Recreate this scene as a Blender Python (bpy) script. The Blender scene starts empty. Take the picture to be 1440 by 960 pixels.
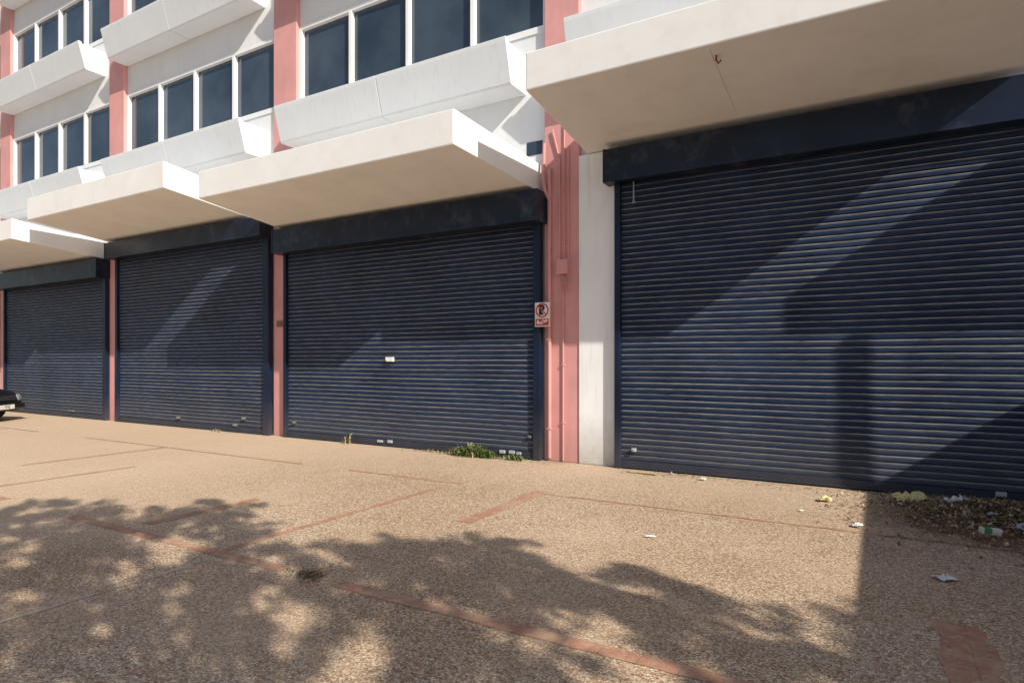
import bpy, bmesh, math, random
from mathutils import Vector, Matrix
random.seed(7)
scene=bpy.context.scene
COL=scene.collection
# ---------------------------------------------------------------- materials
def nt(name):
    m=bpy.data.materials.new(name); m.use_nodes=True
    t=m.node_tree; t.nodes.clear()
    o=t.nodes.new('ShaderNodeOutputMaterial'); p=t.nodes.new('ShaderNodeBsdfPrincipled')
    t.links.new(p.outputs[0],o.inputs[0])
    return m,t,p
def N(t,k,**kw):
    n=t.nodes.new(k)
    for a,b in kw.items(): setattr(n,a,b)
    return n
def mixc(t,fac,a,b,mode='MIX'):
    n=t.nodes.new('ShaderNodeMix'); n.data_type='RGBA'; n.blend_type=mode
    for s,v in ((n.inputs[0],fac),(n.inputs[6],a),(n.inputs[7],b)):
        if hasattr(v,'links'): t.links.new(v,s)
        elif isinstance(v,(int,float)): s.default_value=v
        else: s.default_value=(*v,1)
    return n.outputs[2]
def noise(t,scale,detail=4,rough=.55,vec=None,stretch=None):
    n=N(t,'ShaderNodeTexNoise'); n.inputs['Scale'].default_value=scale
    n.inputs['Detail'].default_value=min(detail,4); n.inputs['Roughness'].default_value=rough
    if vec is None:
        g=N(t,'ShaderNodeNewGeometry'); vec=g.outputs['Position']
    if stretch:
        mp=N(t,'ShaderNodeMapping'); mp.inputs['Scale'].default_value=stretch
        t.links.new(vec,mp.inputs[0]); vec=mp.outputs[0]
    t.links.new(vec,n.inputs['Vector']); return n.outputs['Fac']
def ramp(t,f,lo,hi,a=0.,b=1.):
    r=N(t,'ShaderNodeMapRange'); r.inputs[1].default_value=lo; r.inputs[2].default_value=hi
    r.inputs[3].default_value=a; r.inputs[4].default_value=b
    t.links.new(f,r.inputs[0]); return r.outputs[0]
def math_(t,op,a,b):
    n=N(t,'ShaderNodeMath',operation=op)
    for s,v in ((n.inputs[0],a),(n.inputs[1],b)):
        if hasattr(v,'links'): t.links.new(v,s)
        else: s.default_value=v
    return n.outputs[0]
def bump(t,p,h,strength,dist=.01):
    b=N(t,'ShaderNodeBump'); b.inputs['Strength'].default_value=strength; b.inputs['Distance'].default_value=dist
    t.links.new(h,b.inputs['Height']); t.links.new(b.outputs[0],p.inputs['Normal'])
def paint(name,c,rough=.6,var=.12,dirt=(.3,.24,.17),dirtamt=.35,bs=.25,streak=True,metal=0,spec=.5,bscale=60,lowdirt=0):
    m,t,p=nt(name)
    d=tuple(x*(1-var*1.6) for x in c); l=tuple(min(1,x*(1+var)) for x in c)
    col=mixc(t,ramp(t,noise(t,1.3,4),.3,.7),d,l)
    if dirtamt>0:
        f=ramp(t,noise(t,2.2 if streak else 3,4,.65,stretch=(6,6,.5) if streak else None),.52,.8,0,dirtamt)
        col=mixc(t,f,col,dirt)
    if lowdirt>0:
        g=N(t,'ShaderNodeNewGeometry'); s=N(t,'ShaderNodeSeparateXYZ'); t.links.new(g.outputs['Position'],s.inputs[0])
        zz=math_(t,'ADD',s.outputs[2],math_(t,'MULTIPLY',noise(t,5,4,.7),-.5))
        col=mixc(t,ramp(t,zz,-.25,.5,lowdirt,0),col,dirt)
    t.links.new(col,p.inputs['Base Color'])
    p.inputs['Roughness'].default_value=rough; p.inputs['Metallic'].default_value=metal
    p.inputs['Specular IOR Level'].default_value=spec
    if bs>0: bump(t,p,noise(t,bscale,3,.6),bs,.006)
    return m
M_white=paint('white_stucco',(.78,.79,.80),.85,.03,(.5,.45,.38),.15,.12)
M_ledge=paint('white_ledge_paint',(.78,.81,.84),.8,.02,(.45,.43,.40),.22,.10)
M_canopy=paint('canopy_paint',(.88,.875,.86),.8,.03,(.66,.54,.42),.25,.2,streak=False)
M_pier=paint('pier_paint',(.93,.94,.95),.85,.03,(.35,.32,.26),.22,.2,lowdirt=.7)
M_pink=paint('pink_paint',(.70,.34,.325),.75,.08,(.42,.23,.20),.3,.2,lowdirt=.5)
M_frame=paint('window_frame_paint',(.88,.89,.9),.45,.03,(.5,.46,.4),.1,0)
M_box=paint('navy_housing_metal',(.010,.017,.038),.34,.3,(.15,.17,.21),.35,.12,streak=False,bscale=5,spec=.3)
M_guide=paint('navy_guide_metal',(.006,.016,.044),.4,.25,(.11,.10,.10),.2,.1,bscale=15,lowdirt=.4,spec=.3)
def shutter_mat():
    m,t,p=nt('navy_shutter_slats')
    base=mixc(t,ramp(t,noise(t,.9,4),.3,.7),(.007,.014,.036),(.017,.032,.076))
    w=ramp(t,noise(t,3,4,.7,stretch=(1.2,1,14)),.48,.75,0,.45)
    base=mixc(t,w,base,(.065,.08,.12))
    g=N(t,'ShaderNodeNewGeometry'); s=N(t,'ShaderNodeSeparateXYZ'); t.links.new(g.outputs['True Normal'],s.inputs[0])
    up=ramp(t,s.outputs[2],.32,.62,0,1)
    brk=ramp(t,noise(t,4,4,.7,stretch=(1,1,10)),.3,.6,.3,1)
    base=mixc(t,math_(t,'MULTIPLY',up,brk),base,(.52,.49,.45))  # dust colour on upward faces, also painting the light caught along each slat
    sp=N(t,'ShaderNodeSeparateXYZ'); t.links.new(g.outputs['Position'],sp.inputs[0])
    low=ramp(t,math_(t,'ADD',sp.outputs[2],math_(t,'MULTIPLY',noise(t,4,4,.7),-.6)),-.3,.6,.35,0)
    base=mixc(t,low,base,(.12,.12,.13))
    t.links.new(base,p.inputs['Base Color']); p.inputs['Roughness'].default_value=.45
    p.inputs['Specular IOR Level'].default_value=.15
    return m
M_shut=shutter_mat()
def glass_mat():
    m,t,p=nt('dark_tinted_glass')
    c=mixc(t,ramp(t,noise(t,.6,4),.35,.65),(.024,.038,.056),(.065,.09,.12))
    t.links.new(c,p.inputs['Base Color']); p.inputs['Roughness'].default_value=.08
    p.inputs['Specular IOR Level'].default_value=.7
    return m
M_glass=glass_mat()
def plain(name,c,rough=.6,metal=0,var=.1,bs=0):
    return paint(name,c,rough,var,tuple(x*.5 for x in c),.15,bs,streak=False,metal=metal)
M_dark=plain('dark_rubber',(.02,.02,.02),.8)
M_trunk=paint('bark',(.12,.085,.06),.9,.3,(.04,.03,.02),.5,1,bscale=25)
def leafmat(name,a,b):
    m,t,p=nt(name)
    c=mixc(t,ramp(t,noise(t,9,2),.3,.7),a,b); t.links.new(c,p.inputs['Base Color'])
    p.inputs['Roughness'].default_value=.6
    return m
M_leaf=leafmat('foliage',(.035,.07,.015),(.08,.12,.03))
M_weed=leafmat('weed_leaf',(.05,.11,.02),(.14,.2,.05))
M_dry=leafmat('dry_leaf',(.20,.12,.065),(.46,.30,.17))
M_dry2=leafmat('straw_leaf',(.42,.31,.19),(.68,.53,.34))
def pave_mat():
    m,t,p=nt('exposed_aggregate')
    g=N(t,'ShaderNodeNewGeometry'); pos=g.outputs['Position']
    v=N(t,'ShaderNodeTexVoronoi'); v.inputs['Scale'].default_value=84; t.links.new(pos,v.inputs['Vector'])
    sep=N(t,'ShaderNodeSeparateColor'); t.links.new(v.outputs['Color'],sep.inputs[0])
    cr=N(t,'ShaderNodeValToRGB'); t.links.new(sep.outputs[0],cr.inputs[0])
    e=cr.color_ramp.elements; e[0].position=0; e[0].color=(.21,.13,.08,1); e[1].position=1; e[1].color=(.95,.87,.72,1)
    for q,c in ((.15,(.40,.26,.165,1)),(.5,(.64,.47,.32,1)),(.8,(.78,.62,.455,1))):
        x=e.new(q); x.color=c
    col=mixc(t,ramp(t,v.outputs['Distance'],.38,.72,0,.6),cr.outputs[0],(.31,.215,.145))
    big=noise(t,.45,4,.6)
    col=mixc(t,ramp(t,noise(t,.7,4,.6),.48,.7,0,.45),col,(.68,.51,.365))
    col=mixc(t,ramp(t,big,.35,.65,.6,0),col,(.78,.70,.62),'MULTIPLY')
    col=mixc(t,ramp(t,noise(t,3.5,4,.75),.58,.76,0,.4),col,(.33,.235,.16))
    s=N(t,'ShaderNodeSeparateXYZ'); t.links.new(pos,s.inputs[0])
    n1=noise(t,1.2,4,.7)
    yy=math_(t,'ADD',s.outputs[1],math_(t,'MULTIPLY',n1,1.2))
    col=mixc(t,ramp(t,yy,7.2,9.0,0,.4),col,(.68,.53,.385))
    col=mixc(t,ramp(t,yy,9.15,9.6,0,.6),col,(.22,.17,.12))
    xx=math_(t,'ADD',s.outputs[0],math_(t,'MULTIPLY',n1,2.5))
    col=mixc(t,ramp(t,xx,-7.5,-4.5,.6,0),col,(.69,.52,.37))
    t.links.new(col,p.inputs['Base Color']); p.inputs['Roughness'].default_value=.9
    p.inputs['Specular IOR Level'].default_value=.25
    bump(t,p,v.outputs['Distance'],-.5,.008)
    return m
M_pave=pave_mat()
def brick_mat():
    m,t,p=nt('terracotta_brick_strip')
    col=mixc(t,ramp(t,noise(t,5,4),.3,.7),(.40,.18,.11),(.57,.29,.19))
    g=N(t,'ShaderNodeNewGeometry')
    br=N(t,'ShaderNodeTexBrick'); br.inputs['Scale'].default_value=1; br.inputs['Mortar Size'].default_value=.006
    br.inputs['Brick Width'].default_value=.22; br.inputs['Row Height'].default_value=.22; br.offset=0
    t.links.new(g.outputs['Position'],br.inputs['Vector'])
    col=mixc(t,math_(t,'MULTIPLY',br.outputs['Fac'],.8),col,(.28,.19,.13))
    col=mixc(t,ramp(t,noise(t,1.6,4,.7),.47,.64,0,.7),col,(.62,.46,.32))
    col=mixc(t,ramp(t,noise(t,14,4,.8),.50,.60,0,.55),col,(.58,.42,.29))
    col=mixc(t,ramp(t,noise(t,60,4,.7),.50,.64,0,.5),col,(.34,.22,.15))
    t.links.new(col,p.inputs['Base Color']); p.inputs['Roughness'].default_value=.85
    bump(t,p,noise(t,50,3),.5,.008); return m
M_brick=brick_mat()
M_joint=paint('pale_cement_joint',(.66,.54,.42),.9,.2,(.45,.34,.25),.8,.3,streak=False)
M_asph=paint('asphalt',(.06,.058,.055),.9,.2,(.1,.09,.08),.4,.5,streak=False)
M_kerb=paint('kerb_concrete',(.4,.38,.34),.85,.1,(.2,.17,.13),.4,.4)
M_steel=plain('galvanised_steel',(.35,.35,.34),.5,.7)
M_red=plain('sign_red',(.6,.04,.03),.5)
M_signw=plain('sign_white',(.8,.8,.77),.5)
M_black=plain('sign_black',(.015,.015,.015),.5)
M_paper=plain('paper_white',(.8,.8,.77),.7)
M_tag=plain('dusty_sticker',(.45,.46,.48),.6)
M_yellow=plain('yellow_plastic',(.7,.6,.27),.5)
M_green=plain('print_green',(.08,.3,.1),.5)
M_card=plain('cardboard',(.5,.38,.22),.8)
M_carp=plain('black_car_paint',(.012,.012,.014),.18,0,.05)
M_chrome=plain('chrome',(.6,.6,.62),.15,1,.03)
M_lamp=plain('lamp_glass',(.35,.36,.38),.12,.5,.05)
M_brass=plain('brass_plate',(.22,.15,.06),.5,.3)
# ---------------------------------------------------------------- mesh helpers
class MB:
    def __init__(s): s.v=[];s.f=[];s.m=[]
    def quadv(s,pts,mi=0):
        i=len(s.v); s.v+= [tuple(p) for p in pts]; s.f.append(tuple(range(i,i+len(pts)))); s.m.append(mi)
    def box(s,x0,x1,y0,y1,z0,z1,mi=0):
        i=len(s.v)
        s.v+=[(x0,y0,z0),(x1,y0,z0),(x1,y1,z0),(x0,y1,z0),(x0,y0,z1),(x1,y0,z1),(x1,y1,z1),(x0,y1,z1)]
        for f in ((0,3,2,1),(4,5,6,7),(0,1,5,4),(1,2,6,5),(2,3,7,6),(3,0,4,7)):
            s.f.append(tuple(i+k for k in f)); s.m.append(mi)
    def prism(s,x0,x1,prof,mi=0,flare=0):
        i=len(s.v); n=len(prof); y0=prof[0][0]; y1=max(p[0] for p in prof)
        s.v+=[(x0,y,z) for y,z in prof]+[(x1+flare*(y-y0)/(y1-y0),y,z) for y,z in prof]
        for k in range(n):
            k2=(k+1)%n; s.f.append((i+k,i+k2,i+n+k2,i+n+k)); s.m.append(mi)
        s.f.append(tuple(i+n-1-k for k in range(n))); s.m.append(mi)
        s.f.append(tuple(i+n+k for k in range(n))); s.m.append(mi)
    def tube(s,pts,rad,seg=8,mi=0):
        rings=[]
        for k,pnt in enumerate(pts):
            P=Vector(pnt); a=Vector(pts[max(k-1,0)]); b=Vector(pts[min(k+1,len(pts)-1)])
            d=(b-a).normalized(); u=d.cross(Vector((0,0,1)) if abs(d.z)<.9 else Vector((1,0,0))).normalized(); w=d.cross(u)
            r=rad[k] if isinstance(rad,(list,tuple)) else rad
            i=len(s.v); s.v+=[tuple(P+(u*math.cos(2*math.pi*j/seg)+w*math.sin(2*math.pi*j/seg))*r) for j in range(seg)]
            rings.append(i)
        for a,b in zip(rings,rings[1:]):
            for j in range(seg):
                s.f.append((a+j,a+(j+1)%seg,b+(j+1)%seg,b+j)); s.m.append(mi)
        s.f.append(tuple(rings[0]+j for j in range(seg))); s.m.append(mi)
        s.f.append(tuple(rings[-1]+j for j in reversed(range(seg)))); s.m.append(mi)
    def obj(s,name,mats,parent=None,bevel=0,smooth=False,fix=True):
        me=bpy.data.meshes.new(name); me.from_pydata(s.v,[],s.f)
        for m in (mats if isinstance(mats,(list,tuple)) else [mats]): me.materials.append(m)
        for p_,mi in zip(me.polygons,s.m): p_.material_index=mi; p_.use_smooth=smooth
        if fix:
            bm=bmesh.new(); bm.from_mesh(me); bmesh.ops.recalc_face_normals(bm,faces=bm.faces); bm.to_mesh(me); bm.free()
        me.update()
        o=bpy.data.objects.new(name,me); COL.objects.link(o)
        if parent: o.parent=parent
        if bevel:
            b=o.modifiers.new('bevel','BEVEL'); b.width=bevel; b.segments=2; b.limit_method='ANGLE'
        return o
def empty(name,loc=(0,0,0),label=None,cat=None,group=None):
    o=bpy.data.objects.new(name,None); o.location=loc; COL.objects.link(o); o.empty_display_size=.3
    if label:o['label']=label
    if cat:o['category']=cat
    if group:o['group']=group
    return o
def tag(o,label,cat,group=None):
    o['label']=label;o['category']=cat
    if group:o['group']=group
    return o
# ---------------------------------------------------------------- setting
g=MB(); g.quadv([(-400,-400,-.16),(400,-400,-.16),(400,400,-.16),(-400,400,-.16)]); o=g.obj('ground',M_asph,fix=False); o['kind']='structure'
g=MB(); g.quadv([(-80,-20,-.13),(80,-20,-.13),(80,-7.2,-.13),(-80,-7.2,-.13)]); o=g.obj('road',M_asph,fix=False); o['kind']='structure'
g=MB(); g.box(-80,80,-7.2,-7.0,-.15,.01); o=g.obj('kerb',M_kerb,bevel=.015); o['kind']='structure'
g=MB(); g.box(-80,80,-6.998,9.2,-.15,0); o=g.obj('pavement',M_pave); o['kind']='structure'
g=MB()
def strip(x0,x1,y0,y1,mi=0,z=.004,jit=.009):
    n=max(2,int(max(x1-x0,y1-y0)/.11)); lon=(x1-x0)>(y1-y0)
    i=len(g.v)
    for k in range(n+1):
        q=k/n; j=lambda: random.uniform(-jit,jit)
        if lon:
            x=x0+(x1-x0)*q; g.v+=[(x,y0+j(),z),(x,y1+j(),z)]
        else:
            y=y0+(y1-y0)*q; g.v+=[(x1+j(),y,z),(x0+j(),y,z)]
    for k in range(n):
        a=i+2*k; g.f.append((a,a+2,a+3,a+1)); g.m.append(mi)
strip(-3.35,3.2,3.16,3.28); strip(-7.1,-3.9,3.17,3.28); strip(-12.4,-8.6,3.16,3.28)
strip(-3.42,3.2,6.585,6.635); strip(-6.6,-4.6,6.575,6.635)
strip(-3.6,-3.43,5.05,6.68); strip(-4.78,-4.70,3.31,6.3); strip(-6.2,-6.07,3.45,4.7)
strip(.29,.54,3.5,4.62,jit=.03)
strip(-14,-7.6,6.59,6.64); strip(-20,-16,6.59,6.64); strip(-11.2,-11.12,4.4,6.57); strip(-17.4,-17.32,3.5,6.57)
strip(-9.6,-9.53,3.5,5.2)
strip(-4.62,-4.59,.3,3.1,1,jit=.012); strip(-4.45,-4.42,-1.5,.3,1)
o=g.obj('brick_paving_strips',[M_brick,M_joint],fix=False); o['kind']='structure'
# ---------------------------------------------------------------- building
B=empty('commercial_building',(-10,9,0),'white and pink commercial building with navy roller shutters','building')
def bo(mb,name,mats,parent=None,**k):
    ob=mb.obj(name,mats,**k)
    ob.parent=parent or B
    if parent is None: ob.matrix_parent_inverse=Matrix.Translation(-Vector(B.location))
    return ob
cols=[(-30.3,-29.6),(-23.85,-23.15),(-17.45,-16.75),(-11.0,-10.3),(-4.58,-3.98),(1.85,2.45),(8.3,9.0)]
WZ=[(6.85,8.44),(10.10,11.69),(13.35,14.94)]
def wz(a): return [(7.35,8.44)]+WZ[1:] if a[1]==-3.98 else WZ
w=MB()
w.box(-30.3,9.0,9.32,19,0,16.2)
for (a,b) in zip(cols,cols[1:]):
    xl,xr=a[1],b[0]
    lo=0
    for z0,z1 in wz(a)+[(16.2,0)]:
        w.box(xl,xr,8.92,9.318,lo,z0); lo=z1
w.box(-30.4,9.1,8.7,19.1,16.202,16.7)
bo(w,'wall',M_white)
for k,(a,b) in enumerate(cols):
    c=MB(); c.box(a,b,8.82,9.316,0,16.198)
    bo(c,'column',M_pink,bevel=.012)
p_=MB(); p_.box(-3.976,-3.3,8.80,8.918,.002,4.72); bo(p_,'pier',M_pier,bevel=.01)
lowp=[(6.88,4.50),(6.88,4.99),(8.915,4.70),(8.915,4.25)]
h3=[(6.88,4.85),(6.88,5.36),(8.915,5.06),(8.915,4.60)]
h4=[(6.88,4.98),(6.88,5.46),(8.915,5.12),(8.915,4.72)]
for x0,x1,pr,fl in ((-29.9,-24.4,h3,0),(-23.55,-18.0,lowp,.27),(-17.2,-11.70,h3,.1),(-10.62,-4.95,lowp,.30),(-3.84,1.50,h4,-.10),(3.05,8.2,h4,0)):
    c=MB(); c.prism(x0,x1,pr,flare=fl)
    bo(c,'canopy',M_canopy,bevel=.018)
for (a,b) in zip(cols,cols[1:]):
    xl=a[1]+.003; xr=b[0]-.38
    if a[1]==-3.98: xr=1.5
    for z0,_ in WZ:
        t0=z0-.27; b0=z0-.95
        xm=(xl+xr)/2
        c=MB()
        pr=[(8.44,b0),(8.42,b0+.03),(8.26,t0-.06),(8.25,t0),(8.33,t0+.005),(8.35,t0-.05),(8.915,t0-.05),(8.915,b0)]
        c.prism(xl,xm-.006,pr); c.prism(xm+.006,xr,pr)
        bo(c,'window_ledge',M_ledge,bevel=.008)
for (a,b) in zip(cols,cols[1:]):
    xl,xr=a[1]+.003,b[0]-.003
    for z0,z1 in wz(a):
        W=MB(); 
        f=.075
        W.box(xl,xr,8.90,9.03,z0+.002,z0+f+.03); W.box(xl,xr,8.90,9.03,z1-f,z1-.002)
        n=4; 
        for k in range(n+1):
            x=xl+(xr-xl)*k/n
            x0_=max(xl,x-f/2); x1_=min(xr,x+f/2)
            if k==0: x1_=xl+f*.8
            if k==n: x0_=xr-f*.8
            W.box(x0_,x1_,8.895,9.028,z0+f+.032,z1-f-.002)
        WE=bo(W,'window',M_frame)
        for k in range(n):
            G=MB(); x0_=xl+(xr-xl)*k/n+f*.4; x1_=xl+(xr-xl)*(k+1)/n-f*.4
            dx=.012*random.uniform(-1,1)
            G.quadv([(x0_,8.985+dx,z0+.05),(x1_,8.985-dx,z0+.05),(x1_,8.985-dx,z1-.04),(x0_,8.985+dx,z1-.04)])
            q=G.obj('glass_pane',M_glass,parent=WE,fix=False)
            q.matrix_parent_inverse=Matrix.Identity(4)
c=MB(); c.quadv([(-4.95,8.912,4.9),(-4.66,8.912,4.9),(-4.66,8.912,5.12),(-4.95,8.912,5.12)]); bo(c,'vent_window',M_glass,fix=False)
def shutter(x0,x1,ztop,gx0,gx1,bx0,bx1,bz0,bz1,label,yf=8.47):
    pitch=.082
    prof=[(-.021,0),(-.0225,.009),(-.021,.024),(-.017,.042),(-.0105,.059),(-.001,.070),(.003,.0715)]
    s=MB(); z=.13; yb=8.78
    pts=[]
    while z<ztop:
        dy=random.uniform(-.0015,.0015)
        for (y,zz) in prof: pts.append((yb+y+dy,z+zz))
        z+=pitch
    nseg=10
    i=len(s.v)
    for k in range(nseg+1):
        x=x0+(x1-x0)*k/nseg
        s.v+=[(x,y+.006*math.sin(k*1.7+zz*1.3),zz+.003*math.sin(k*.9)) for y,zz in pts]
    n=len(pts)
    for k in range(nseg):
        for j in range(n-1):
            a=i+k*n+j; s.f.append((a,a+n,a+n+1,a+1)); s.m.append(0)
    S=bo(s,'roller_shutter',M_shut,fix=False); S['label']=label
    r=MB(); r.box(x0,x1,8.735,8.79,.012,.125); r.box(x0,x1,8.715,8.733,.02,.045)
    bo(r,'bottom_rail',M_guide,parent=S,bevel=.004)
    for a,b in ((gx0,x0),(x1,gx1)):
        r=MB(); r.box(a,b,8.70,8.815,.003,bz0+.03)
        bo(r,'guide_rail',M_guide,parent=S,bevel=.005)
    h=MB(); h.box(bx0,bx1,yf,8.815,bz0,bz1)
    h.box(bx0-.004,bx0+.03,yf-.008,8.818,bz0-.004,bz1+.003); h.box(bx1-.03,bx1+.004,yf-.008,8.818,bz0-.004,bz1+.003)
    h.box(bx0+.031,bx1-.031,yf-.006,yf+.03,bz0-.003,bz0+.02)
    bo(h,'shutter_housing',M_box,parent=S,bevel=.004)
    return S
SL=[]
for a in ((-29.5,-24.1,4.2,-29.6,-23.95,-29.6,-23.95,4.13,4.52),
          (-23.25,-17.55,3.8,-23.33,-17.42,-23.4,-17.4,3.72,4.2),
          (-16.85,-11.20,4.2,-16.95,-11.02,-17.0,-11.0,4.15,4.55),
          (-10.48,-4.72,3.8,-10.56,-4.60,-10.62,-4.53,3.74,4.22),
          (-3.27,1.70,4.3,-3.36,1.84,-3.48,1.88,4.18,4.66,8.56),
          (2.6,8.2,4.2,2.48,8.28,2.47,8.3,4.14,4.66)):
    if len(a)==10: SL.append(shutter(*a[:9],'navy corrugated roller shutter, closed and dusty',yf=a[9]))
    else: SL.append(shutter(*a,'navy corrugated roller shutter, closed and dusty'))
for sh,x,z,w_,h_,mat in ((3,-7.80,1.56,.17,.08,M_paper),(3,-8.0,.07,.12,.04,M_tag),(3,-7.75,.075,.1,.05,M_tag),(3,-5.35,.07,.1,.05,M_tag),(3,-5.17,.075,.1,.05,M_tag),(3,-5.03,.07,.08,.04,M_tag),
    (3,-10.3,.3,.07,.04,M_steel),(3,-4.82,.35,.06,.04,M_steel),(4,-3.1,.26,.06,.05,M_tag),(4,1.12,.08,.1,.05,M_tag),(2,-14.3,.2,.1,.05,M_steel),(2,-12.2,.14,.1,.05,M_steel),(1,-19.3,.16,.2,.04,M_steel),(2,-11.9,.3,.08,.05,M_steel)):
    q=MB(); q.box(x,x+w_,8.705,8.738 if z<.12 else 8.76,z,z+h_)
    if z>.12: q.box(x+.02,x+.05,8.69,8.705,z+.02,z+.04)
    bo(q,'lock_plate',mat,parent=SL[sh],bevel=.003)
q=MB(); 
q.tube([(-4.47,8.785,.05),(-4.47,8.785,4.6)],.03,12); 
for z in (.5,1.9,3.3): q.box(-4.505,-4.435,8.75,8.819,z,z+.022)
bo(q,'drain_pipe',M_pink,smooth=False)
q=MB()
q.tube([(-4.24,8.80,.02),(-4.24,8.80,2.62),(-4.24,8.80,2.9)],.015)
q.tube([(-4.30,8.80,3.12),(-4.30,8.80,4.7),(-4.42,8.79,5.2)],.015); q.tube([(-4.22,8.80,3.12),(-4.22,8.80,6.2)],.012)
q.tube([(-4.15,8.80,3.12),(-4.15,8.80,4.9)],.010)
for k in range(4):
    x=-4.28+k*.035; q.tube([(x,8.79,2.94),(x-.01,8.77,2.80-.02*k),(x+.03,8.76,2.70-.03*k),(x+.05,8.77,2.80),(x+.03,8.79,2.94)],.006,6)
for z in (.6,1.5,2.3,3.4,4.2): q.box(-4.265,-4.215,8.78,8.819,z,z+.02)
bo(q,'conduit',M_pink,smooth=False)
q=MB(); q.box(-4.32,-4.15,8.75,8.819,2.93,3.14); q.box(-4.33,-4.14,8.735,8.752,2.92,3.15); bo(q,'junction_box',M_pink,bevel=.006)
q=MB(); q.tube([(-4.56,8.78,5.0),(-4.56,8.76,4.6),(-4.56,8.74,4.4),(-4.52,8.74,4.22),(-4.48,8.78,4.12)],.028,10); bo(q,'drain_elbow',M_pink,smooth=False,bevel=.003)
q=MB(); q.box(-10.87,-10.72,8.79,8.818,2.28,2.40); bo(q,'call_plate',M_brass,bevel=.004)
q=MB(); q.box(-3.07,-3.05,8.69,8.70,3.88,4.17); q.box(-3.08,-3.04,8.695,8.71,3.86,3.89); bo(q,'hanging_strap',M_steel)
q=MB(); q.prism(-1.62,-1.59,[(6.95,4.962),(6.95,4.975),(8.38,4.79),(8.38,4.777)]); bo(q,'conduit_batten',M_canopy)
q=MB(); q.tube([(-1.55,7.1,4.97),(-1.55,7.1,4.90),(-1.53,7.12,4.87),(-1.5,7.1,4.89)],.012,6); bo(q,'rusted_hook',plain('rust',(.25,.1,.04),.9))
# ---------------------------------------------------------------- sign
S=empty('parking_sign',(-4.545,8.68,2.3),'small white no parking sign with red crossed ring','sign')
def child(mb,name,mats,par,**k):
    ob=mb.obj(name,mats,**k); ob.parent=par; return ob
q=MB(); q.box(-.13,.13,0,.012,-.19,.19); child(q,'sign_panel',M_signw,S,bevel=.003)
def ringmesh(mb,cx,cz,r0,r1,y,n=32,mi=0):
    for k in range(n):
        a=2*math.pi*k/n;b=2*math.pi*(k+1)/n
        mb.quadv([(cx+r0*math.cos(a),y,cz+r0*math.sin(a)),(cx+r1*math.cos(a),y,cz+r1*math.sin(a)),(cx+r1*math.cos(b),y,cz+r1*math.sin(b)),(cx+r0*math.cos(b),y,cz+r0*math.sin(b))],mi)
q=MB(); ringmesh(q,0,.065,.092,.114,-.006)
a=math.radians(135); d=Vector((math.cos(a),math.sin(a))); n_=Vector((-d.y,d.x))*.008
P=[Vector((0,.065))+d*.094+n_,Vector((0,.065))-d*.094+n_,Vector((0,.065))-d*.094-n_,Vector((0,.065))+d*.094-n_]
q.quadv([(v.x,-.007,v.y) for v in P]); child(q,'prohibition_ring',M_red,S,fix=False)
def textobj(s,size,mat,par,loc,name,rot=(math.pi/2,0,0),ext=.0005,off=.012):
    cu=bpy.data.curves.new(name,'FONT'); cu.body=s; cu.size=size; cu.align_x='CENTER'; cu.align_y='CENTER'; cu.extrude=ext; cu.offset=size*off
    to=bpy.data.objects.new(name+'_t',cu); COL.objects.link(to)
    dg=bpy.context.evaluated_depsgraph_get(); me=bpy.data.meshes.new_from_object(to.evaluated_get(dg))
    bpy.data.objects.remove(to); me.materials.clear(); me.materials.append(mat)
    ob=bpy.data.objects.new(name,me); COL.objects.link(ob); ob.parent=par; ob.location=loc; ob.rotation_euler=rot; return ob
textobj('R',.20,M_black,S,(0,-.003,.065),'letter',off=.055)
q=MB(); q.box(-.115,.115,-.003,-.001,-.172,-.068,0)
child(q,'tow_panel',M_red,S)
q=MB()
def poly(pts,y=-.0045): q.quadv([(x,y,z) for x,z in pts])
poly([(-.095,-.148),(.005,-.148),(.005,-.122),(-.095,-.122)]); poly([(-.095,-.122),(-.05,-.122),(-.057,-.088),(-.085,-.088)]); poly([(-.03,-.122),(-.015,-.122),(.035,-.083),(.022,-.078)])
poly([(.02,-.135),(.098,-.105),(.09,-.08),(.05,-.088),(.02,-.11)])
child(q,'tow_pictogram',M_signw,S,fix=False)
# ---------------------------------------------------------------- wall added for its shadow, and post, on the sunny side
q=MB(); q.box(3.4,3.55,1.2,8.38,.0,2.55); q.box(3.37,3.58,1.17,8.38,2.553,2.62)  # unseen wall, invented to throw the slanted shadow on paving and near shutter
tag(q.obj('shadow_casting_wall',M_white,bevel=.01),'white wall added out of view to cast a shadow on the shopfront','wall')
UP=empty('utility_pole',(5.15,6.3,0),'grey steel utility pole standing on the pavement','pole')
q=MB(); q.tube([(0,0,0),(0,0,5.85)],[.095,.085],16); q.box(-.16,.16,-.16,.16,.001,.02); child(q,'shaft',M_steel,UP)
q=MB(); q.tube([(0,0,5.852),(0,0,5.90),(0,0,5.93)],[.10,.09,.02],16); child(q,'cap',M_steel,UP)
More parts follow.
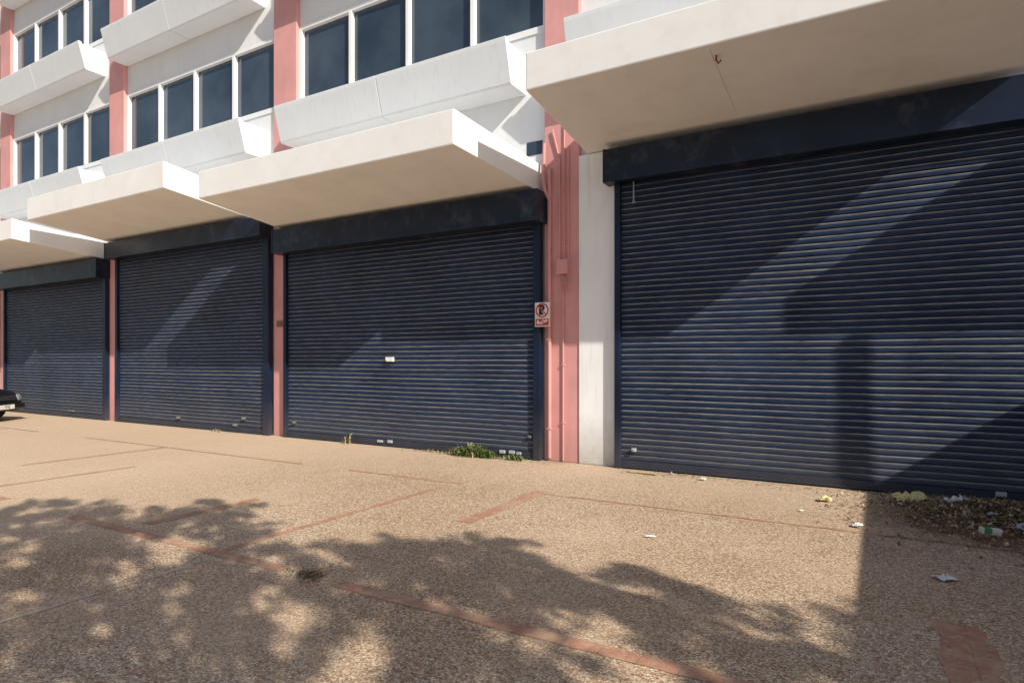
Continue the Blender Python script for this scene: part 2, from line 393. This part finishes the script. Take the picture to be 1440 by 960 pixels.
# ---------------------------------------------------------------- tree
SX,SY,SZ=2.2,-1.0,1.64
blobs=[(-6.5,2.9,.5),(-6.25,3.5,.42),(-6.15,4.3,.26),(-5.9,3.9,.26),(-5.2,3.65,.30),(-4.6,3.3,.3),(-3.66,3.5,.45),(-2.97,3.8,.5),(-2.33,4.0,.5),(-1.69,4.15,.42),(-1.25,4.3,.3),
(-2.55,2.97,.42),(-1.87,3.03,.32),(-3.9,2.5,.42),(-4.7,2.0,.42),(-5.5,2.0,.5),(-2.7,2.1,.4),(-.9,3.6,.24),(-.3,3.8,.36),(.25,4.0,.42),(.9,4.3,.5),
(-2.75,4.35,.36),(-3.4,4.05,.36),(-7.6,2.7,.6),(-7.4,3.5,.35),(-3.4,1.2,.8),(-1.3,2.1,.6),(0,2.9,.6),(1.2,3.3,.7),(-5.2,.8,.8),(-1.6,.6,.8),(-6.9,1.6,.6),(-4.3,2.9,.3),(-5.6,2.8,.35),(-8.6,2.3,.5)]
T=empty('street_tree',(4.2,-1.6,0),'leafy street tree with spreading crown beside the pavement','tree')
tr=MB(); lf=MB()
base=Vector((4.2,-1.6,0)); fork=Vector((4.0,-1.4,2.9))
tr.tube([base,base+Vector((.05,.03,.3)),base+Vector((-.05,.1,1.5)),fork],[.3,.22,.18,.16],12)
def rball():
    while True:
        d=Vector([random.uniform(-1,1) for _ in range(3)])
        if d.length<1: return d
for gx,gy,r in blobs:
    h=random.uniform(5.2,7.2)
    c=Vector((gx,gy,0))+Vector((SX,SY,SZ))*(h/SZ)
    mid=fork.lerp(c,.5)+Vector((random.uniform(-.3,.3),random.uniform(-.3,.3),.3))
    tr.tube([fork-Vector((0,0,.1)),mid,c],[.07,.035,.01],7)
    nsub=max(9,int(115*r*r))
    for sidx in range(nsub):
        d=rball(); st=c+d*r*.75
        tw=(d*.8+rball()*.8+Vector((0,0,-.15))).normalized()*random.uniform(.22,.45)*min(1,.5+r)
        tr.tube([c,st,st+tw],[.006,.004,.002],4)
        for k in range(36):
            q_=random.random()
            P=st+tw*q_+rball()*.10+Vector((0,0,-.1*q_*q_)); s=random.uniform(.042,.07)
            R=Matrix.Rotation(random.uniform(0,6.28),3,'Z')@Matrix.Rotation(random.uniform(-1,1),3,'X')
            lf.quadv([P+R@Vector(v)*s for v in ((-.5,0,0),(0,-1.2,.1),(.5,0,0),(0,1.2,.05))])
to=tr.obj('trunk',M_trunk,smooth=True,fix=False); to.parent=T; to.matrix_parent_inverse=Matrix.Translation(-base)
lo_=lf.obj('crown',M_leaf,fix=False); lo_.parent=T; lo_.matrix_parent_inverse=Matrix.Translation(-base)
# ---------------------------------------------------------------- weeds
def weed(x,y,rad,ht,n,flower=0,label='green weeds growing at the foot of the shutter',stuff=False,dry=.12):
    m=MB()
    for k in range(n):
        px=x+random.gauss(0,rad*.5); py=y-abs(random.gauss(0,.07)); a=random.uniform(0,6.28); h=ht*random.uniform(.4,1)*max(.3,1-abs(px-x)/rad*.5)
        lean=Vector((math.cos(a),math.sin(a)-.3,0))*h*random.uniform(.2,.9); w_=random.uniform(.004,.011)
        sd=Vector((-math.sin(a),math.cos(a),0))*w_
        mi=2 if random.random()<dry else 0
        p0=Vector((px,py,0)); p1=p0+lean*.4+Vector((0,0,h*.7)); p2=p0+lean+Vector((0,0,h))
        m.quadv([p0-sd*.6,p0+sd*.6,p1+sd,p1-sd],mi); m.quadv([p1-sd,p1+sd,p2],mi)
        for j in range(3):
            q_=p0.lerp(p2,random.uniform(.3,1)); s=random.uniform(.01,.022); R=Matrix.Rotation(random.uniform(0,6.28),3,'Z')@Matrix.Rotation(random.uniform(-1,1),3,'X')
            m.quadv([q_+R@Vector(v)*s for v in ((-.6,0,0),(0,-1,0),(.6,0,0),(0,1,0))],1 if (flower and random.random()<.06) else mi)
    o=tag(m.obj('weed_clump',[M_weed,M_red,M_dry2],fix=False),label,'weeds')
    if stuff: o['kind']='stuff'
weed(-5.75,8.60,.40,.25,460,1,'bushy green weeds with red petals below the shutter',dry=.12); weed(-5.0,8.64,.22,.10,110,stuff=True)
weed(-8.65,8.66,.12,.26,12,0,'thin dry weed sprouting below the shutter',stuff=True,dry=.8); weed(-12.6,8.66,.3,.07,30,stuff=True,dry=.6); weed(-6.7,8.66,.4,.05,40,stuff=True,dry=.6); weed(-2.4,8.64,.5,.04,20,stuff=True,dry=.7)
# ---------------------------------------------------------------- leaf pile
m=MB()
for k in range(14000):
    u=abs(random.gauss(0,.48)); a=random.uniform(0,6.28)
    if u>1.4: continue
    x=1.1+math.cos(a)*u*1.35; y=7.6+math.sin(a)*u*1.3
    if y>8.66: y=8.66-random.random()*.5
    hh=.14*max(0,1-u)**.8*(1+.25*math.sin(x*9)*math.cos(y*8))
    P=Vector((x,y,random.uniform(0.006,.022)+hh*random.uniform(.85,1.2))); s=random.uniform(.011,.034)
    if random.random()<.12:
        a2=random.uniform(0,6.28); L=random.uniform(.05,.18); dd=Vector((math.cos(a2),math.sin(a2),random.uniform(-.1,.25)))*L; sd=Vector((-math.sin(a2),math.cos(a2),0))*.003
        P.z+=.01; m.quadv([P-sd,P+sd,P+dd+sd,P+dd-sd],2); continue
    R=Matrix.Rotation(random.uniform(0,6.28),3,'Z')@Matrix.Rotation(random.gauss(0,.5),3,'X')
    m.quadv([P+R@Vector(v)*s for v in ((-.5,0,0),(0,-1,.25),(.5,0,0),(0,1,.2))],random.choice((0,0,0,0,1,1,2)))
for k in range(700):
    x=random.uniform(-3.2,1.6); y=8.66-abs(random.gauss(0,.25)); P=Vector((x,y,.008)); s=random.uniform(.008,.022)
    R=Matrix.Rotation(random.uniform(0,6.28),3,'Z')@Matrix.Rotation(random.gauss(0,.25),3,'X')
    m.quadv([P+R@Vector(v)*s for v in ((-.5,0,0),(0,-1,.25),(.5,0,0),(0,1,.2))],random.choice((0,1)))
o=m.obj('dry_leaf_pile',[M_dry,M_dry2,M_trunk],fix=False); tag(o,'heap of dry brown leaves swept against shutter','leaves'); o['kind']='stuff'
m=MB(); n=24; m.v.append((1.1,7.6,.12))
for rr,zz in ((.35,.09),(.6,.05),(.85,.003)):
    for k in range(n):
        a=2*math.pi*k/n; r=rr*(1+.08*math.sin(k*2.3)); m.v.append((1.1+math.cos(a)*r*1.05,7.6+math.sin(a)*r,zz+.006*math.sin(k*1.9)))
for k in range(n): m.f.append((0,1+k,1+(k+1)%n)); m.m.append(0)
for q_ in range(2):
    for k in range(n): m.f.append((1+q_*n+k,1+(q_+1)*n+k,1+(q_+1)*n+(k+1)%n,1+q_*n+(k+1)%n)); m.m.append(0)
o=m.obj('soil_heap',M_dry,fix=True,smooth=True); tag(o,'low heap of brown soil under dry leaves','soil'); o['kind']='stuff'
m=MB()
for k in range(900):
    a=random.uniform(0,6.28); u=abs(random.gauss(0,.5)); x=-3.62+math.cos(a)*u*.24; y=3.24+math.sin(a)*u*.18
    P=Vector((x,y,.008+.012*random.random())); s=random.uniform(.004,.013)
    R=Matrix.Rotation(random.uniform(0,6.28),3,'Z')@Matrix.Rotation(random.gauss(0,.5),3,'X')
    m.quadv([P+R@Vector(v)*s for v in ((-.5,0,0),(0,-1,.25),(.5,0,0),(0,1,.2))],random.choice((0,2)))
for k in range(1400):
    x=random.uniform(-9,1.5); y=random.uniform(2.5,8.6); P=Vector((x,y,.006)); s=random.uniform(.005,.013)
    R=Matrix.Rotation(random.uniform(0,6.28),3,'Z')@Matrix.Rotation(random.gauss(0,.3),3,'X')
    m.quadv([P+R@Vector(v)*s for v in ((-.5,0,0),(0,-1,.25),(.5,0,0),(0,1,.2))],random.choice((0,1,2)))
o=m.obj('scattered_leaves',[M_dry,M_dry2,M_trunk],fix=False); tag(o,'small dry leaf scraps scattered over paving','leaves'); o['kind']='stuff'
# ---------------------------------------------------------------- litter
def crumple(name,x,y,w_,l_,h_,mat,label,rot=0,z=.01,cat='litter'):
    m=MB(); n=7
    for j in range(n+1):
        for i in range(n+1):
            u=i/n-.5; v=j/n-.5
            m.v.append((u*w_*(1+random.uniform(-.15,.15)),v*l_*(1+random.uniform(-.15,.15)),max(.002,random.uniform(0,h_)*(1-1.6*max(abs(u),abs(v))**1.5))))
    for j in range(n):
        for i in range(n):
            a=j*(n+1)+i; m.f.append((a,a+1,a+n+2,a+n+1)); m.m.append(0)
    o=m.obj(name,mat,fix=False); o.location=(x,y,z); o.rotation_euler=(0,0,rot); tag(o,label,cat,'litter on the pavement'); return o
crumple('plastic_bag',.32,8.1,.34,.26,.15,M_yellow,'crumpled yellow plastic bag beside leaf heap',.3,.05)
crumple('paper_scrap',.72,8.1,.3,.16,.1,M_paper,'crumpled white paper lying on dry leaves',.5,.08)
crumple('paper_scrap',.42,5.5,.13,.11,.05,M_paper,'crumpled white paper scrap on pavement',.7)
crumple('paper_scrap',-.18,6.83,.13,.07,.04,M_paper,'folded white paper scrap on pavement',1.1)
crumple('paper_scrap',-1.77,5.48,.09,.05,.015,M_paper,'thin white paper scrap on pavement',.2)
crumple('plastic_bag',-.52,7.84,.13,.10,.08,M_yellow,'small crumpled yellowish wrapper on pavement',.2)
crumple('paper_scrap',-2.0,8.4,.08,.06,.05,M_paper,'small white scrap near shutter foot',.2)
crumple('cardboard_piece',-2.85,8.5,.45,.14,.02,M_card,'flattened cardboard piece lying near shutter foot',-.1)
crumple('paper_scrap',-.7,7.2,.05,.03,.02,M_paper,'tiny white scrap on pavement',.9)
crumple('paper_scrap',1.12,7.05,.16,.12,.08,M_tag,'crumpled grey tissue on dry leaves',.4,.10)
crumple('paper_scrap',.92,7.35,.14,.06,.03,M_tag,'torn grey paper strip on dry leaves',.9,.14)
crumple('plastic_bag',.55,7.7,.1,.08,.05,M_yellow,'small yellow wrapper on dry leaves',.9,.09)
cb=empty('drink_carton',(.84,6.85,.07),'white and green drink carton on dry leaves','carton'); cb.rotation_euler=(.15,.1,.35); cb.scale=(.75,.75,.75)
q=MB(); q.box(-.11,.11,-.035,.035,0,.07); child(q,'carton_body',M_paper,cb,bevel=.004)
q=MB(); q.box(-.08,.0,-.0365,.0365,.01,.072); child(q,'carton_label',M_green,cb)
q=MB(); q.tube([(.11,0,.05),(.15,0,.055)],.018,10); child(q,'carton_cap',M_red,cb)
# ---------------------------------------------------------------- car
car=empty('parked_car',(0,0,0),'black sedan parked in front of the shutters','car')
def loft(st,mat,name,par,closed=True,smooth=True,sub=2):
    m=MB(); n=len(st[0][1])
    for x,pr in st: m.v+=[(x,y,z) for y,z in pr]
    for a in range(len(st)-1):
        for k in range(n-1):
            i=a*n+k; m.f.append((i,i+n,i+n+1,i+1)); m.m.append(0)
    m.f.append(tuple(range(n))); m.m.append(0); L=(len(st)-1)*n; m.f.append(tuple(L+n-1-k for k in range(n))); m.m.append(0)
    o=child(m,name,mat,par,smooth=smooth); s_=o.modifiers.new('s','SUBSURF'); s_.levels=sub; s_.render_levels=sub; return o
def sec(w_,zb,zm,zt,cr=.04):
    h=[(0,zb),(w_*.85,zb),(w_*.97,zb+.08),(w_,zm),(w_*.97,zt-.08),(w_*.86,zt-.01),(w_*.45,zt+cr*.7),(0,zt+cr)]
    return [(-y,z) for y,z in h[::-1]][:-1]+h
st=[(-2.2,sec(.72,.42,.6,.78)),(-2.15,sec(.8,.3,.58,.9)),(-1.7,sec(.86,.24,.6,.98)),(-.6,sec(.87,.2,.6,.96)),(.7,sec(.87,.2,.6,.93)),(1.3,sec(.87,.22,.58,.88)),(1.85,sec(.84,.24,.55,.80)),(2.12,sec(.78,.26,.5,.72)),(2.22,sec(.66,.32,.46,.60))]
loft(st,M_carp,'body',car)
def csec(w0,z0,w1,z1):
    h=[(0,z0),(w0,z0),(w0*.97,z0+.06),(w1*1.02,z1-.08),(w1*.85,z1),(0,z1+.03)]
    return [(-y,z) for y,z in h[::-1]][:-1]+h
loft([(-1.75,csec(.72,.85,.6,.95)),(-1.1,csec(.76,.88,.62,1.35)),(-.3,csec(.78,.88,.64,1.42)),(.3,csec(.78,.88,.62,1.37)),(1.05,csec(.74,.83,.6,.92))],M_glass,'cabin_glass',car)
loft([(-1.15,csec(.5,1.33,.6,1.385)),(-.9,csec(.62,1.36,.6,1.43)),(-.3,csec(.66,1.38,.6,1.455)),(.25,csec(.62,1.34,.58,1.42)),(.4,csec(.5,1.32,.5,1.36))],M_carp,'roof',car)
q=MB(); q.box(2.02,2.27,-.74,.74,.27,.46); o=child(q,'bumper',M_carp,car,bevel=.08)
q=MB(); q.box(2.1,2.245,-.36,.36,.54,.66)
child(q,'grille',M_dark,car,bevel=.01)
q=MB()
for z in (.56,.6,.64): q.box(2.24,2.252,-.34,.34,z,z+.012)
child(q,'grille_trim',M_chrome,car)
for sgn in (-1,1):
    q=MB(); q.tube([(1.98,sgn*.56,.6),(2.19,sgn*.56,.6),(2.22,sgn*.56,.6)],[.1,.09,.06],20); child(q,'headlight',M_lamp,car,smooth=False,bevel=.008)
    q=MB(); q.box(.75,.95,sgn*.93-.08,sgn*.93+.08,.92,1.04); child(q,'side_mirror',M_carp,car,bevel=.03)
    for x in (1.38,-1.35):
        wh=MB(); wh.tube([(x,sgn*.66,.31),(x,sgn*.7,.31),(x,sgn*.86,.31),(x,sgn*.885,.31)],[.28,.31,.31,.27],28); W_=child(wh,'wheel',M_dark,car)
        r=MB(); r.tube([(x,sgn*.8,.31),(x,sgn*.893,.31)],[.19,.18],20)
        for k in range(5):
            a=k*1.2566; r.tube([(x,sgn*.9,.31),(x+.17*math.cos(a),sgn*.897,.31+.17*math.sin(a))],.022,6)
        rr=r.obj('rim',M_chrome); rr.parent=W_
q=MB(); q.box(2.272,2.28,-.26,.26,.33,.44); child(q,'number_plate',M_signw,car)
textobj('YNZ',.1,M_black,car,(2.2815,0,.385),'plate_lettering',(math.pi/2,0,math.pi/2))
car.location=(-21.0,5.9,0); car.rotation_euler=(0,0,math.radians(36))
# ---------------------------------------------------------------- light
sun=bpy.data.lights.new('sun','SUN'); sun.energy=5.0; sun.angle=math.radians(.5); sun.color=(1,.93,.81)
so=bpy.data.objects.new('sun',sun); COL.objects.link(so)
d=Vector((-SX,-SY,-SZ)); so.rotation_euler=d.to_track_quat('-Z','Y').to_euler(); so.location=(20,-10,20)
wd=bpy.data.worlds.new('World'); scene.world=wd; wd.use_nodes=True
t=wd.node_tree; bg=t.nodes['Background']; sky=t.nodes.new('ShaderNodeTexSky'); sky.sky_type='NISHITA'; sky.sun_disc=False
sky.sun_elevation=math.atan2(SZ,math.hypot(SX,SY)); sky.sun_rotation=math.atan2(SX,SY); sky.air_density=1.0; sky.dust_density=1.5
t.links.new(sky.outputs[0],bg.inputs[0]); bg.inputs[1].default_value=.11
# ---------------------------------------------------------------- camera
cam=bpy.data.cameras.new('camera'); co=bpy.data.objects.new('camera',cam); COL.objects.link(co)
co.location=(0,0,1.6); co.rotation_euler=(math.radians(90),0,math.radians(30.4)); cam.sensor_width=36; cam.lens=21.98; cam.shift_y=25/1440
cam.clip_end=1500; scene.camera=co
scene.view_settings.view_transform='Standard'; scene.view_settings.look='None'; scene.view_settings.exposure=0
